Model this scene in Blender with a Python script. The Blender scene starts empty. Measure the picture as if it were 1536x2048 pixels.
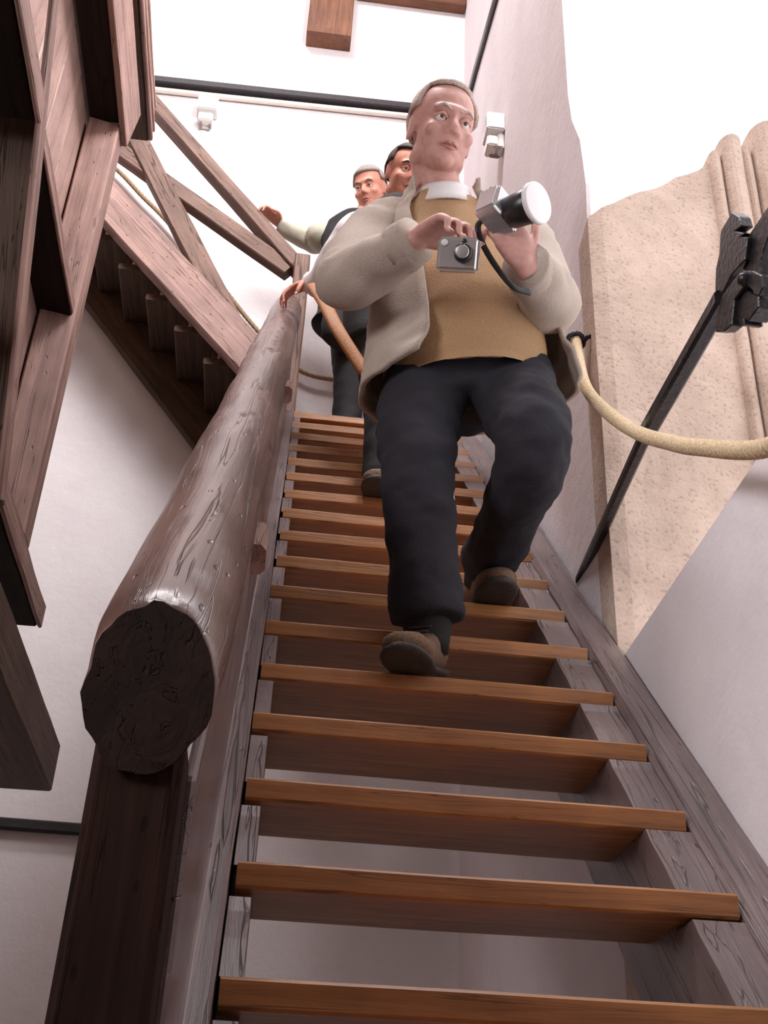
import bpy, bmesh, math, random
import numpy as np
from mathutils import Vector as V, Matrix, noise
random.seed(7)
SC = bpy.context.scene
COL = SC.collection

# ------------------------------------------------------------------ camera
FPX, PITCH, ROLL, YAW = 2301.74, math.radians(31.2256), math.radians(2.71456), math.radians(5.27863)
CAM = V((0.03192, -1.45875, -0.23027))
fw = V((math.sin(YAW)*math.cos(PITCH), math.cos(YAW)*math.cos(PITCH), math.sin(PITCH)))
_rt = V((math.cos(YAW), -math.sin(YAW), 0)); _up = _rt.cross(fw)
rt = _rt*math.cos(ROLL) + _up*math.sin(ROLL)
up = -_rt*math.sin(ROLL) + _up*math.cos(ROLL)
cam = bpy.data.cameras.new('camera'); camo = bpy.data.objects.new('camera', cam); COL.objects.link(camo)
cam.sensor_fit = 'VERTICAL'; cam.sensor_height = 24; cam.lens = 24*FPX/2048; cam.clip_start = 0.02
M = Matrix((rt, up, -fw)).transposed().to_4x4(); M.translation = CAM; camo.matrix_world = M
SC.camera = camo
# ------------------------------------------------------------------ sky, light, exposure
SKY = 1.9
w = bpy.data.worlds.new('overcast_sky'); SC.world = w; w.use_nodes = True
bg = w.node_tree.nodes['Background']; bg.inputs[0].default_value = (1.0, 0.955, 0.97, 1); bg.inputs[1].default_value = SKY
SC.view_settings.view_transform = 'Standard'; SC.view_settings.look = 'None'
SC.view_settings.gamma = 1; SC.view_settings.use_curve_mapping = False
SC.view_settings.exposure = 0.0
def portal(name, loc, rot, sx, sy):
    l = bpy.data.lights.new(name, 'AREA'); l.shape = 'RECTANGLE'; l.size = sx; l.size_y = sy; l.cycles.is_portal = True
    o = bpy.data.objects.new(name, l); COL.objects.link(o); o.location = loc; o.rotation_euler = rot
portal('window_portal', (1.12, .2, 3.0), (0, math.radians(90), 0), 4.4, 1.6)
def area_light(name, loc, target, sx, sy, power, col=(1, .955, .97)):
    l = bpy.data.lights.new(name, 'AREA'); l.shape = 'RECTANGLE'; l.size = sx; l.size_y = sy; l.energy = power; l.color = col
    o = bpy.data.objects.new(name, l); COL.objects.link(o); o.location = loc
    o.rotation_euler = (V(target)-V(loc)).to_track_quat('-Z', 'Y').to_euler(); return o
# sky light through the tall stair window's upper part, plus two added fills
area_light('upper_window_light', (.86, .15, 5.0), (-.8, 1.5, 4.7), 1.0, 1.4, 150)
area_light('overhead_fill', (-1.0, .0, 8.2), (.9, 1.2, 2.0), 1.4, 1.4, 300)  # added overhead fill under a closed ceiling, brightens the walls
area_light('rear_fill', (-2.6, -2.0, 1.6), (.8, .3, .9),   .9, 1.3, 13).data.spread = math.radians(60)  # added fill aimed at the right wall, no window behind it

# ------------------------------------------------------------------ pixel readings -> points on known planes
def ray(x, y): return fw + rt*((x-768)/FPX) + up*((1024-y)/FPX)
def ony(x, y, Y): d = ray(x, y); return CAM + d*((Y-CAM.y)/d.y)
def onx(x, y, X): d = ray(x, y); return CAM + d*((X-CAM.x)/d.x)
RUN, RISE, TW = 0.170516, 0.175, 0.72
K = RISE/RUN

# ------------------------------------------------------------------ materials
def _new(name):
    m = bpy.data.materials.new(name); m.use_nodes = True
    nt = m.node_tree; return m, nt, nt.nodes['Principled BSDF'], nt.nodes, nt.links
def _ramp(N, stops):
    r = N.new('ShaderNodeValToRGB'); e = r.color_ramp.elements
    while len(e) < len(stops): e.new(0.5)
    for i, (p, c) in enumerate(stops):
        e[i].position = p; e[i].color = (c[0], c[1], c[2], 1) if len(c) >= 3 else (c[0],)*3+(1,)
    return r
def wood(name, lo, hi, axis='x', rough=.6, grain=38, bump=.35, cracks=.5, holes=.5, spec=.5, coat=0):
    m, nt, b, N, L = _new(name)
    tc = N.new('ShaderNodeTexCoord'); mp = N.new('ShaderNodeMapping'); L.new(tc.outputs['Object'], mp.inputs[0])
    s = {'x': (.06, 1, 1), 'y': (1, .06, 1), 'z': (1, 1, .06)}[axis]; mp.inputs['Scale'].default_value = s
    n1 = N.new('ShaderNodeTexNoise'); n1.inputs['Scale'].default_value = grain; n1.inputs['Detail'].default_value = 8; n1.inputs['Roughness'].default_value = .65
    n1.inputs['Distortion'].default_value = .6
    L.new(mp.outputs[0], n1.inputs['Vector'])
    n2 = N.new('ShaderNodeTexNoise'); n2.inputs['Scale'].default_value = 6; n2.inputs['Detail'].default_value = 4
    L.new(tc.outputs['Object'], n2.inputs['Vector'])
    r1 = _ramp(N, [(.28, lo), (.72, hi)]); L.new(n1.outputs[0], r1.inputs[0])
    mx = N.new('ShaderNodeMixRGB'); mx.blend_type = 'MULTIPLY'; mx.inputs[0].default_value = .55
    r2 = _ramp(N, [(.3, (.55,.5,.5)), (.7, (1.15,1.12,1.1))]); L.new(n2.outputs[0], r2.inputs[0])
    L.new(r1.outputs[0], mx.inputs[1]); L.new(r2.outputs[0], mx.inputs[2])
    # long drying cracks and worm holes
    mp2 = N.new('ShaderNodeMapping'); L.new(tc.outputs['Object'], mp2.inputs[0])
    mp2.inputs['Scale'].default_value = tuple(.035 if k < 1 else 1 for k in s)
    n3 = N.new('ShaderNodeTexNoise'); n3.inputs['Scale'].default_value = 24; n3.inputs['Detail'].default_value = 3; n3.inputs['Distortion'].default_value = 1.2
    L.new(mp2.outputs[0], n3.inputs['Vector'])
    r3 = _ramp(N, [(.49, (1,1,1)), (.5, (1-cracks,)*3), (.512, (1,1,1))]); L.new(n3.outputs[0], r3.inputs[0])
    vo = N.new('ShaderNodeTexVoronoi'); vo.inputs['Scale'].default_value = 34
    mp3 = N.new('ShaderNodeMapping'); L.new(tc.outputs['Object'], mp3.inputs[0]); mp3.inputs['Scale'].default_value = tuple(.4 if k < 1 else 1 for k in s)
    L.new(mp3.outputs[0], vo.inputs['Vector'])
    r4 = _ramp(N, [(.06, (1-holes,)*3), (.13, (1,1,1))]); L.new(vo.outputs['Distance'], r4.inputs[0])
    m1 = N.new('ShaderNodeMixRGB'); m1.blend_type = 'MULTIPLY'; m1.inputs[0].default_value = 1
    L.new(r3.outputs[0], m1.inputs[1]); L.new(r4.outputs[0], m1.inputs[2])
    m2 = N.new('ShaderNodeMixRGB'); m2.blend_type = 'MULTIPLY'; m2.inputs[0].default_value = 1
    L.new(mx.outputs[0], m2.inputs[1]); L.new(m1.outputs[0], m2.inputs[2])
    L.new(m2.outputs[0], b.inputs['Base Color'])
    b.inputs['Roughness'].default_value = rough; b.inputs['Specular IOR Level'].default_value = spec
    b.inputs['Coat Weight'].default_value = coat; b.inputs['Coat Roughness'].default_value = .25
    h = N.new('ShaderNodeMath'); h.operation = 'MULTIPLY_ADD'; L.new(m1.outputs[0], h.inputs[0]); h.inputs[1].default_value = 1.0; L.new(n1.outputs[0], h.inputs[2])
    bp = N.new('ShaderNodeBump'); bp.inputs['Strength'].default_value = bump; bp.inputs['Distance'].default_value = .006
    L.new(h.outputs[0], bp.inputs['Height']); L.new(bp.outputs[0], b.inputs['Normal'])
    return m
def plaster(name, col, dark, sc=5, bump=.25, rough=.85, speck=0.0):
    m, nt, b, N, L = _new(name)
    tc = N.new('ShaderNodeTexCoord')
    n1 = N.new('ShaderNodeTexNoise'); n1.inputs['Scale'].default_value = sc; n1.inputs['Detail'].default_value = 9; n1.inputs['Roughness'].default_value = .6
    L.new(tc.outputs['Object'], n1.inputs['Vector'])
    r = _ramp(N, [(.3, dark), (.62, col)]); L.new(n1.outputs[0], r.inputs[0])
    out = r.outputs[0]
    n3 = N.new('ShaderNodeTexNoise'); n3.inputs['Scale'].default_value = 95; n3.inputs['Detail'].default_value = 4
    L.new(tc.outputs['Object'], n3.inputs['Vector'])
    if speck > 0:
        r3 = _ramp(N, [(.3, (1-speck,)*3), (.45, (1,1,1))]); L.new(n3.outputs[0], r3.inputs[0])
        mx = N.new('ShaderNodeMixRGB'); mx.blend_type = 'MULTIPLY'; mx.inputs[0].default_value = 1
        L.new(out, mx.inputs[1]); L.new(r3.outputs[0], mx.inputs[2]); out = mx.outputs[0]
    L.new(out, b.inputs['Base Color']); b.inputs['Roughness'].default_value = rough
    n2 = N.new('ShaderNodeTexNoise'); n2.inputs['Scale'].default_value = 22; n2.inputs['Detail'].default_value = 6
    L.new(tc.outputs['Object'], n2.inputs['Vector'])
    a = N.new('ShaderNodeMath'); a.operation = 'MULTIPLY_ADD'; L.new(n3.outputs[0], a.inputs[0]); a.inputs[1].default_value = .3 + speck; L.new(n2.outputs[0], a.inputs[2])
    bp = N.new('ShaderNodeBump'); bp.inputs['Strength'].default_value = bump; bp.inputs['Distance'].default_value = .012
    L.new(a.outputs[0], bp.inputs['Height']); L.new(bp.outputs[0], b.inputs['Normal'])
    return m
def plain(name, col, rough=.6, metal=0, bump=0, sc=60, var=.15, spec=.5, sub=0):
    m, nt, b, N, L = _new(name)
    tc = N.new('ShaderNodeTexCoord'); n = N.new('ShaderNodeTexNoise'); n.inputs['Scale'].default_value = sc; n.inputs['Detail'].default_value = 5
    L.new(tc.outputs['Object'], n.inputs['Vector'])
    r = _ramp(N, [(.3, tuple(c*(1-var) for c in col)), (.7, tuple(min(1, c*(1+var)) for c in col))]); L.new(n.outputs[0], r.inputs[0])
    L.new(r.outputs[0], b.inputs['Base Color']); b.inputs['Roughness'].default_value = rough; b.inputs['Metallic'].default_value = metal
    b.inputs['Specular IOR Level'].default_value = spec
    if sub: b.inputs['Subsurface Weight'].default_value = sub; b.inputs['Subsurface Radius'].default_value = (.02, .008, .005); b.inputs['Subsurface Scale'].default_value = .5
    if bump:
        bp = N.new('ShaderNodeBump'); bp.inputs['Strength'].default_value = bump; bp.inputs['Distance'].default_value = .004
        L.new(n.outputs[0], bp.inputs['Height']); L.new(bp.outputs[0], b.inputs['Normal'])
    return m
MAT = dict(
    wall=plaster('white_plaster', (.80,.76,.765), (.74,.69,.70), 3, .22),
    wall_r=plaster('rough_white_plaster', (.80,.75,.775), (.73,.675,.70), 3, .22),
    stone=plaster('beige_stone', (.62,.485,.405), (.43,.325,.26), 5, .35, .95, .3),
    floor=plaster('grey_flagstone', (.33,.29,.27), (.22,.2,.19), 4, .4),
    ceil=plaster('ceiling_boards', (.35,.26,.21), (.22,.15,.12), 4, .3),
    oak=wood('orange_oak_tread', (.25,.092,.024), (.52,.235,.075), 'x', .48, 60, .25, .45, .3, coat=.15),
    paint=wood('grey_brown_painted_timber', (.115,.080,.078), (.22,.165,.165), 'x', .38, 30, .5, .75, .5, coat=.2),
    log=wood('polished_dark_log', (.075,.036,.028), (.17,.088,.07), 'x', .33, 22, .55, .7, .85, .6, coat=.18),
    log_end=wood('shaded_end_grain', (.010,.005,.004), (.030,.015,.010), 'x', .8, 30, .6, .6, .5, .2),  # shade of the end turned from the light, put into the colour
    post=wood('dark_brown_post', (.016,.008,.006), (.045,.021,.016), 'x', .85, 40, .3, .6, .4, .15),
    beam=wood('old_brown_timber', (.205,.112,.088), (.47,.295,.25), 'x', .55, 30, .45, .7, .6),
    rail=wood('weathered_rail_timber', (.10,.05,.034), (.26,.15,.11), 'x', .6, 34, .5, .8, .6),
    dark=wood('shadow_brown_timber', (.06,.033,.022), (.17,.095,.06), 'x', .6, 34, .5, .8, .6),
    beam_z=wood('old_brown_upright', (.205,.112,.088), (.47,.295,.25), 'z', .55, 30, .45, .7, .6),
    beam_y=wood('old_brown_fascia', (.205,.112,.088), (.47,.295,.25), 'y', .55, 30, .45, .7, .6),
    post_z=wood('dark_brown_upright', (.06,.030,.022), (.20,.105,.08), 'z', .55, 40, .5, .8, .6),
    plank=wood('pale_brown_plank', (.36,.225,.19), (.54,.37,.32), 'x', .55, 26, .3, .4, .4),
    tar=wood('shaded_soffit_timber', (.010,.006,.004), (.028,.016,.011), 'x', .75, 34, .4, .6, .5, .2),  # beam timber with the black underside shade put into its colour
    underside_board=wood('dim_brown_board', (.035,.018,.010), (.11,.055,.03), 'x', .65, 34, .4, .6, .5, .3),  # darker brown for the upper flight's boards seen from below
    clip=plain('grey_lamp_clip', (.30,.28,.26), .5, 0, 0, 20, .05),
    red=wood('reddish_timber', (.12,.045,.02), (.24,.10,.05), 'x', .6, 34, .4, .5, .5),
    rope=plain('hemp_rope', (.60,.46,.29), .85, 0, .5, 200, .25),
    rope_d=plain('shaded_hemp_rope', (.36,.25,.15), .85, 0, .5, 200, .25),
    iron=plain('black_painted_iron', (.022,.02,.023), .36, .4, .5, 90, .4),
    blackstrip=plain('dark_tarred_batten', (.02,.016,.02), .6, 0, .3, 30, .3),
    whitepipe=plain('cream_conduit', (.75,.69,.62), .4, 0, 0, 10, .05),
    lamp_w=plain('white_lamp_enamel', (.75,.74,.74), .3, 0, 0, 10, .04),
    lamp_g=plain('frosted_lamp_glass', (.78,.74,.68), .15, 0, 0, 10, .04),
    skin=plain('skin', (.60,.335,.29), .5, 0, .12, 70, .10, .4, .12),
    skin2=plain('flushed_skin', (.60,.27,.19), .5, 0, .12, 70, .12, .4, .1),
    nail=plain('fingernail', (.68,.42,.38), .3, 0, 0, 20, .05),
    eye=plain('eye_white', (.8,.78,.75), .15, 0, 0, 20, .03), iris=plain('iris', (.07,.06,.05), .1, 0, 0, 20, .1),
    lips=plain('lips', (.48,.20,.18), .45, 0, .1, 90, .1),
    hair_w=plain('pale_grey_hair', (.62,.52,.46), .7, 0, .9, 260, .3), hair_g=plain('grey_hair', (.34,.30,.28), .7, 0, .9, 260, .3),
    hair_d=plain('dark_brown_hair', (.035,.022,.016), .55, 0, .9, 260, .4),
    jacket=plain('beige_cotton_jacket', (.46,.385,.33), .85, 0, .4, 240, .08), lining=plain('brown_lining', (.22,.13,.07), .9, 0, .3, 200, .1),
    shirt=plain('tan_pullover', (.41,.255,.135), .9, 0, .5, 260, .12), white=plain('white_cotton', (.80,.79,.80), .85, 0, .2, 160, .04),
    trousers=plain('dark_navy_trousers', (.014,.013,.021), .85, 0, .4, 220, .2), black=plain('black_cloth', (.02,.018,.02), .85, 0, .4, 200, .2),
    olive=plain('pale_olive_sleeve', (.56,.55,.44), .85, 0, .3, 220, .08), strap=plain('orange_brown_strap', (.30,.12,.035), .6, 0, .3, 160, .2),
    shoe=plain('brown_suede', (.17,.10,.06), .85, 0, .5, 140, .25), sole=plain('dark_rubber_sole', (.05,.042,.04), .75, 0, .4, 160, .3),
    silver=plain('silver_camera_shell', (.62,.62,.64), .24, .75, 0, 20, .06), blk=plain('black_camera_plastic', (.015,.015,.017), .35, 0, .1, 90, .2),
    disc=plain('white_lens_cap', (.88,.88,.9), .3, 0, 0, 10, .02), sock=plain('cream_sock', (.60,.55,.50), .9, 0, .4, 200, .1),
)
# ------------------------------------------------------------------ object helpers
WM = {}
def tag(o, label=None, cat=None, group=None, kind=None):
    if label: o['label'] = label
    if cat: o['category'] = cat
    if group: o['group'] = group
    if kind: o['kind'] = kind
    return o
def link(name, me, W, mat, parent=None, smooth=False):
    o = bpy.data.objects.new(name, me); COL.objects.link(o)
    if mat: me.materials.append(MAT[mat] if isinstance(mat, str) else mat)
    if smooth:
        for p in me.polygons: p.use_smooth = True
    o.matrix_basis = W; WM[o.name] = W.copy()
    if parent is not None:
        o.parent = parent; o.matrix_parent_inverse = WM[parent.name].inverted()
    return o
def thing(name, label, cat, loc, group=None, kind=None):
    o = bpy.data.objects.new(name, None); COL.objects.link(o); o.empty_display_size = .1
    W = Matrix.Translation(V(loc)); o.matrix_basis = W; WM[o.name] = W
    return tag(o, label, cat, group, kind)
def from_bm(name, bm, mat, parent=None, smooth=False, W=None):
    bmesh.ops.recalc_face_normals(bm, faces=bm.faces)
    if W is None:
        c = V((0,0,0))
        for v in bm.verts: c += v.co
        c /= max(1, len(bm.verts)); W = Matrix.Translation(c)
        for v in bm.verts: v.co -= c
    me = bpy.data.meshes.new(name); bm.to_mesh(me); bm.free()
    return link(name, me, W, mat, parent, smooth)
def frame(p0, p1, hint):
    x = (V(p1)-V(p0)).normalized(); h = V(hint); z = (h - x*h.dot(x)).normalized(); y = z.cross(x)
    W = Matrix((x, y, z)).transposed().to_4x4(); W.translation = (V(p0)+V(p1))/2
    return W, (V(p1)-V(p0)).length
def beam(name, p0, p1, wd, ht, mat, parent=None, hint=(0,0,1), ch=.006, jit=.002, n=None, seed=0, cut0=0, cut1=0):
    """hewn timber from p0 to p1: width wd across, height ht along hint, chamfered and slightly uneven; cut0/cut1 shear the ends"""
    W, ln = frame(p0, p1, hint); n = n or max(3, int(ln/.12))
    bm = bmesh.new(); a, b = wd/2, ht/2; ch = min(ch, a*.6, b*.6)
    sec = [(-a+ch,-b),(a-ch,-b),(a,-b+ch),(a,b-ch),(a-ch,b),(-a+ch,b),(-a,b-ch),(-a,-b+ch)]
    rings = []
    rnd = random.Random(seed or sum(map(ord, name)) + len(COL.objects))
    off = V((rnd.random()*50, rnd.random()*50, rnd.random()*50))
    for i in range(n+1):
        t = i/n; x = -ln/2 + ln*t
        r = []
        for k, (yy, zz) in enumerate(sec):
            q = V((x*3, yy*14, zz*14)) + off
            d = noise.noise_vector(q)*jit
            xx = x + (cut0*(zz/ht)*(1-t) + cut1*(zz/ht)*t)
            r.append(bm.verts.new((xx + (d.x if 0 < i < n else d.x*.6), yy+d.y, zz+d.z)))
        rings.append(r)
    for i in range(n):
        for k in range(8):
            bm.faces.new((rings[i][k], rings[i][(k+1)%8], rings[i+1][(k+1)%8], rings[i+1][k]))
    bm.faces.new(rings[0]); bm.faces.new(rings[-1])
    return from_bm(name, bm, mat, parent, W=W)
def box(name, lo, hi, mat, parent=None, long=None, **kw):
    """axis-aligned timber; grain along its longest side"""
    lo, hi = V(lo), V(hi); s = hi-lo; c = (lo+hi)/2
    ax = long if long is not None else max(range(3), key=lambda i: s[i])
    d = V((0,0,0)); d[ax] = s[ax]/2
    hint = V((0,0,1)) if ax != 2 else V((0,1,0))
    W, _ = frame(c-d, c+d, hint); yv = W.to_3x3() @ V((0,1,0)); zv = W.to_3x3() @ V((0,0,1))
    wd = abs(yv.dot(s)); ht = abs(zv.dot(s))
    return beam(name, c-d, c+d, wd, ht, mat, parent, hint, **kw)
def prism(name, poly, ext, mat, parent=None, bevel=0, W=None):
    bm = bmesh.new(); vs = [bm.verts.new(V(p)) for p in poly]; f = bm.faces.new(vs)
    r = bmesh.ops.extrude_face_region(bm, geom=[f]); e = V(ext)
    for g in r['geom']:
        if isinstance(g, bmesh.types.BMVert): g.co += e
    if bevel:
        bmesh.ops.bevel(bm, geom=list(bm.edges), offset=bevel, segments=1, affect='EDGES', clamp_overlap=True)
    if W is not None:
        Wi = W.inverted()
        for v in bm.verts: v.co = Wi @ v.co
    return from_bm(name, bm, mat, parent, W=W)
def add_loft(bm, rings, cap=True, closed=True):
    R = [[bm.verts.new(p) for p in r] for r in rings]; n = len(R[0])
    for i in range(len(R)-1):
        for k in range(n if closed else n-1):
            bm.faces.new((R[i][k], R[i][(k+1)%n], R[i+1][(k+1)%n], R[i+1][k]))
    if cap and closed:
        bm.faces.new(R[0]); bm.faces.new(list(reversed(R[-1])))
    return R
def ell_ring(c, s, f, a, b, n=24, p=2.0):
    c, s, f = V(c), V(s), V(f); out = []
    for k in range(n):
        t = 2*math.pi*k/n; ct, st = math.cos(t), math.sin(t)
        x = math.copysign(abs(st)**(2/p), st); y = math.copysign(abs(ct)**(2/p), ct)
        out.append(c + s*(a*x) + f*(b*y))
    return out
def spline(pts, rad, m=6):
    """Catmull-Rom through points with radii"""
    P = [V(p) for p in pts]; P = [P[0]*2-P[1]] + P + [P[-1]*2-P[-2]]; Rr = [rad[0]]+list(rad)+[rad[-1]]
    op, orr = [], []
    for i in range(1, len(P)-2):
        for j in range(m):
            t = j/m; p0, p1, p2, p3 = P[i-1:i+3]
            op.append(.5*((2*p1)+(p2-p0)*t+(2*p0-5*p1+4*p2-p3)*t*t+(3*p1-p0-3*p2+p3)*t**3)); orr.append(Rr[i]*(1-t)+Rr[i+1]*t)
    op.append(P[-2]); orr.append(Rr[-2]); return op, orr
def add_tube(bm, pts, rad, n=14, m=6, flat=1.0, ref=None, cap_round=True, fn=None):
    p, r = spline(pts, rad, m) if m > 1 else ([V(q) for q in pts], list(rad))
    if cap_round:
        d0 = (p[0]-p[1]).normalized(); d1 = (p[-1]-p[-2]).normalized()
        p = [p[0]+d0*r[0]*.9, p[0]+d0*r[0]*.6] + p + [p[-1]+d1*r[-1]*.6, p[-1]+d1*r[-1]*.9]
        r = [r[0]*.35, r[0]*.8] + r + [r[-1]*.8, r[-1]*.35]
    t0 = (p[1]-p[0]).normalized(); u = V(ref) if ref else (V((0,0,1)) if abs(t0.z) < .8 else V((0,1,0)))
    u = (u - t0*u.dot(t0)).normalized(); rings = []
    for i in range(len(p)):
        t = (p[min(i+1, len(p)-1)]-p[max(i-1, 0)]).normalized(); u = (u - t*u.dot(t)).normalized(); v = t.cross(u)
        ring = []
        for k in range(n):
            a = 2*math.pi*k/n; rr = r[i]*(fn(i, a) if fn else 1)
            ring.append(p[i] + u*(math.cos(a)*rr*flat) + v*(math.sin(a)*rr))
        rings.append(ring)
    add_loft(bm, rings)
def add_ell(bm, c, ax, rad, n=16, m=10):
    """ellipsoid; ax = 3 unit vectors, rad = 3 radii"""
    c = V(c); rings = []
    for i in range(1, m):
        ph = math.pi*i/m
        rings.append([c + ax[0]*(rad[0]*math.sin(ph)*math.cos(2*math.pi*k/n)) + ax[1]*(rad[1]*math.sin(ph)*math.sin(2*math.pi*k/n)) + ax[2]*(rad[2]*math.cos(ph)) for k in range(n)])
    add_loft(bm, rings)
XYZ = (V((1,0,0)), V((0,1,0)), V((0,0,1)))
def remesh(bm, voxel, smooth=4):
    bmesh.ops.recalc_face_normals(bm, faces=bm.faces)
    me = bpy.data.meshes.new('tmp'); bm.to_mesh(me); bm.free()
    o = bpy.data.objects.new('tmp', me); COL.objects.link(o)
    md = o.modifiers.new('r', 'REMESH'); md.mode = 'VOXEL'; md.voxel_size = voxel
    dg = bpy.context.evaluated_depsgraph_get(); dg.update()
    me2 = bpy.data.meshes.new_from_object(o.evaluated_get(dg)); bpy.data.objects.remove(o); bpy.data.meshes.remove(me)
    b2 = bmesh.new(); b2.from_mesh(me2); bpy.data.meshes.remove(me2)
    for _ in range(smooth): bmesh.ops.smooth_vert(b2, verts=b2.verts, factor=.5, use_axis_x=True, use_axis_y=True, use_axis_z=True)
    return b2
def folds(bm, amp, freq, seed=0, stretch=(1,1,1)):
    bm.normal_update()
    for v in bm.verts:
        q = V((v.co.x*freq*stretch[0], v.co.y*freq*stretch[1], v.co.z*freq*stretch[2])) + V((seed, seed*2, seed*3))
        v.co += v.normal*(noise.noise(q)*amp)
# ================================================================== THE SETTING
YB = 3.38
def xw(y): return .80 + .02*y
def wallbox(name, lo, hi, mat, cuts=0):
    lo, hi = V(lo), V(hi); bm = bmesh.new()
    bmesh.ops.create_cube(bm, size=1)
    for v in bm.verts: v.co = V(((v.co.x+.5)*(hi.x-lo.x)+lo.x, (v.co.y+.5)*(hi.y-lo.y)+lo.y, (v.co.z+.5)*(hi.z-lo.z)+lo.z))
    return tag(from_bm(name, bm, mat), kind='structure')
ZF, ZC = -1.75, 8.4
wallbox('floor', (-3.2, -3.2, ZF-.2), (1.3, 3.7, ZF), 'floor')
wallbox('ceiling', (-3.2, -3.2, ZC), (1.3, 3.7, ZC+.2), 'ceil')
wallbox('wall_back', (-3.2, YB, ZF), (1.3, YB+.3, ZC), 'wall')
wallbox('wall_left', (-3.4, -3.2, ZF), (-3.2, 3.7, ZC), 'ceil')
wallbox('wall_front', (-3.4, -3.4, ZF), (1.3, -3.2, ZC), 'ceil')
# right wall, pierced by the tall stair window (sill at z .88, far jamb at y .90)
def wall_right():
    bm = bmesh.new(); T = .30
    yj = .905; y2 = .945
    polys = [
        [(-3.2, ZF), (yj, ZF), (yj, .880), (-3.2, .880)],
        [(-3.2, .880), (-.55, .880), (-.55, 6.4), (-3.2, 6.4)],
        [(y2, ZF), (YB+.02, ZF), (YB+.02, ZC), (1.06, ZC), (1.06, 3.02), (1.035, 2.86), (.96, 2.68), (.93, 2.45), (y2, 2.30), (y2, ZF)],
        [(-3.2, 6.4), (1.06, 6.4), (1.06, ZC), (-3.2, ZC)],
    ]
    for pi, pl in enumerate(polys):
        vs = [bm.verts.new((xw(y), y, z)) for y, z in pl]; f = bm.faces.new(vs)
        r = bmesh.ops.extrude_face_region(bm, geom=[f])
        t = T if pi != 2 else .012
        for g in r['geom']:
            if isinstance(g, bmesh.types.BMVert): g.co.x += t
    bmesh.ops.bevel(bm, geom=[e for e in bm.edges if abs((e.verts[0].co-e.verts[1].co).x) < .05 and
        ((abs(e.verts[0].co.z-.88) < .01 and abs(e.verts[1].co.z-.88) < .01 and e.verts[0].co.x < .9))], offset=.012, segments=3, affect='EDGES')
    return tag(from_bm('wall_right', bm, 'wall_r'), kind='structure')
wall_right()
# stone jamb and mouldings of the stair window
win = thing('window_1', None, None, (.9, .95, .88), kind='structure')
def jy(x): return .906 + .10*(x-.82)
def stone():
    top = lambda x: 2.325 + .78*(x-.847)
    xs = [.812 + .42*i/10 for i in range(11)]; bm = bmesh.new()
    rnd = random.Random(3)
    zs = [ZF, .4, .85, 1.05, 1.3, 1.55, 1.8, 2.05, 2.2]
    grid = []
    for i, x in enumerate(xs):
        col = []
        zt = top(x) + rnd.uniform(-.008, .008)
        for z in zs + [zt]:
            d = noise.noise(V((x*5, z*4, 2)))*.008 + noise.noise(V((x*14, z*12, 5)))*.003
            col.append(bm.verts.new((x, jy(x)+d + (.012 if i == 0 else 0), z)))
        grid.append(col)
    for i in range(len(xs)-1):
        for j in range(len(zs)):
            bm.faces.new((grid[i][j], grid[i+1][j], grid[i+1][j+1], grid[i][j+1]))
    r = bmesh.ops.extrude_face_region(bm, geom=list(bm.faces))
    for g in r['geom']:
        if isinstance(g, bmesh.types.BMVert): g.co += V((.02, .30, 0))
    o = from_bm('jamb_stone', bm, 'stone', win); tag(o, 'beige weathered jamb stone'); return o
stone()
def moulding(x0, x1, out, zt, name='moulding'):
    bm = bmesh.new(); rings = []
    c = (x0+x1)/2; h = (x1-x0)/2
    zz = [ZF, .5] + [.8 + (zt-.8)*i/12 for i in range(13)]
    for z in zz:
        r = []
        for k in range(10):
            a = math.pi*k/9; d = noise.noise(V((x0*9, z*6, k*.3)))*.006
            r.append(V((c - h*math.cos(a), jy(c) - out*math.sin(a)**.8 + d, z)))
        r += [V((x1, jy(c)+.25, z)), V((x0, jy(c)+.25, z))]; rings.append(r)
    add_loft(bm, rings); return from_bm(name, bm, 'stone', win, smooth=False)
moulding(1.228, 1.262, .03, 2.66); moulding(1.265, 1.335, .055, 2.72); moulding(1.338, 1.375, .025, 2.72); moulding(1.378, 1.50, .075, 2.80)

# ================================================================== MAIN STAIRCASE
def surf(y, off=0): return K*y + off
st = thing('staircase', 'steep open wooden stair with orange oak treads, log handrail and grey painted stringers', 'staircase', (.36, -1.6, ZF))
i0, i1 = -9, 16
dxl = {1:.004, 2:0, 3:-.002, 5:-.004, 6:-.003, 8:.003, 9:.004, 10:.003, 12:-.004, 13:-.006, 14:-.006, 15:-.008, 16:-.006}
rnd = random.Random(11)
proto = None
for i in range(i0, i1+1):
    xl = .0 + dxl.get(i, 0) + rnd.uniform(-.002, .002); xr = TW + rnd.uniform(-.004, .004)
    dz = rnd.uniform(-.002, .002); dp = .205 + rnd.uniform(-.006, .006)
    o = beam('tread', (xl, i*RUN + dp/2, i*RISE - .0185 + dz), (xr, i*RUN + dp/2, i*RISE - .0185 + dz + rnd.uniform(-.003,.003)), dp, .037, 'oak', st, ch=.004, jit=.0015, n=10, seed=i+50)
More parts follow.
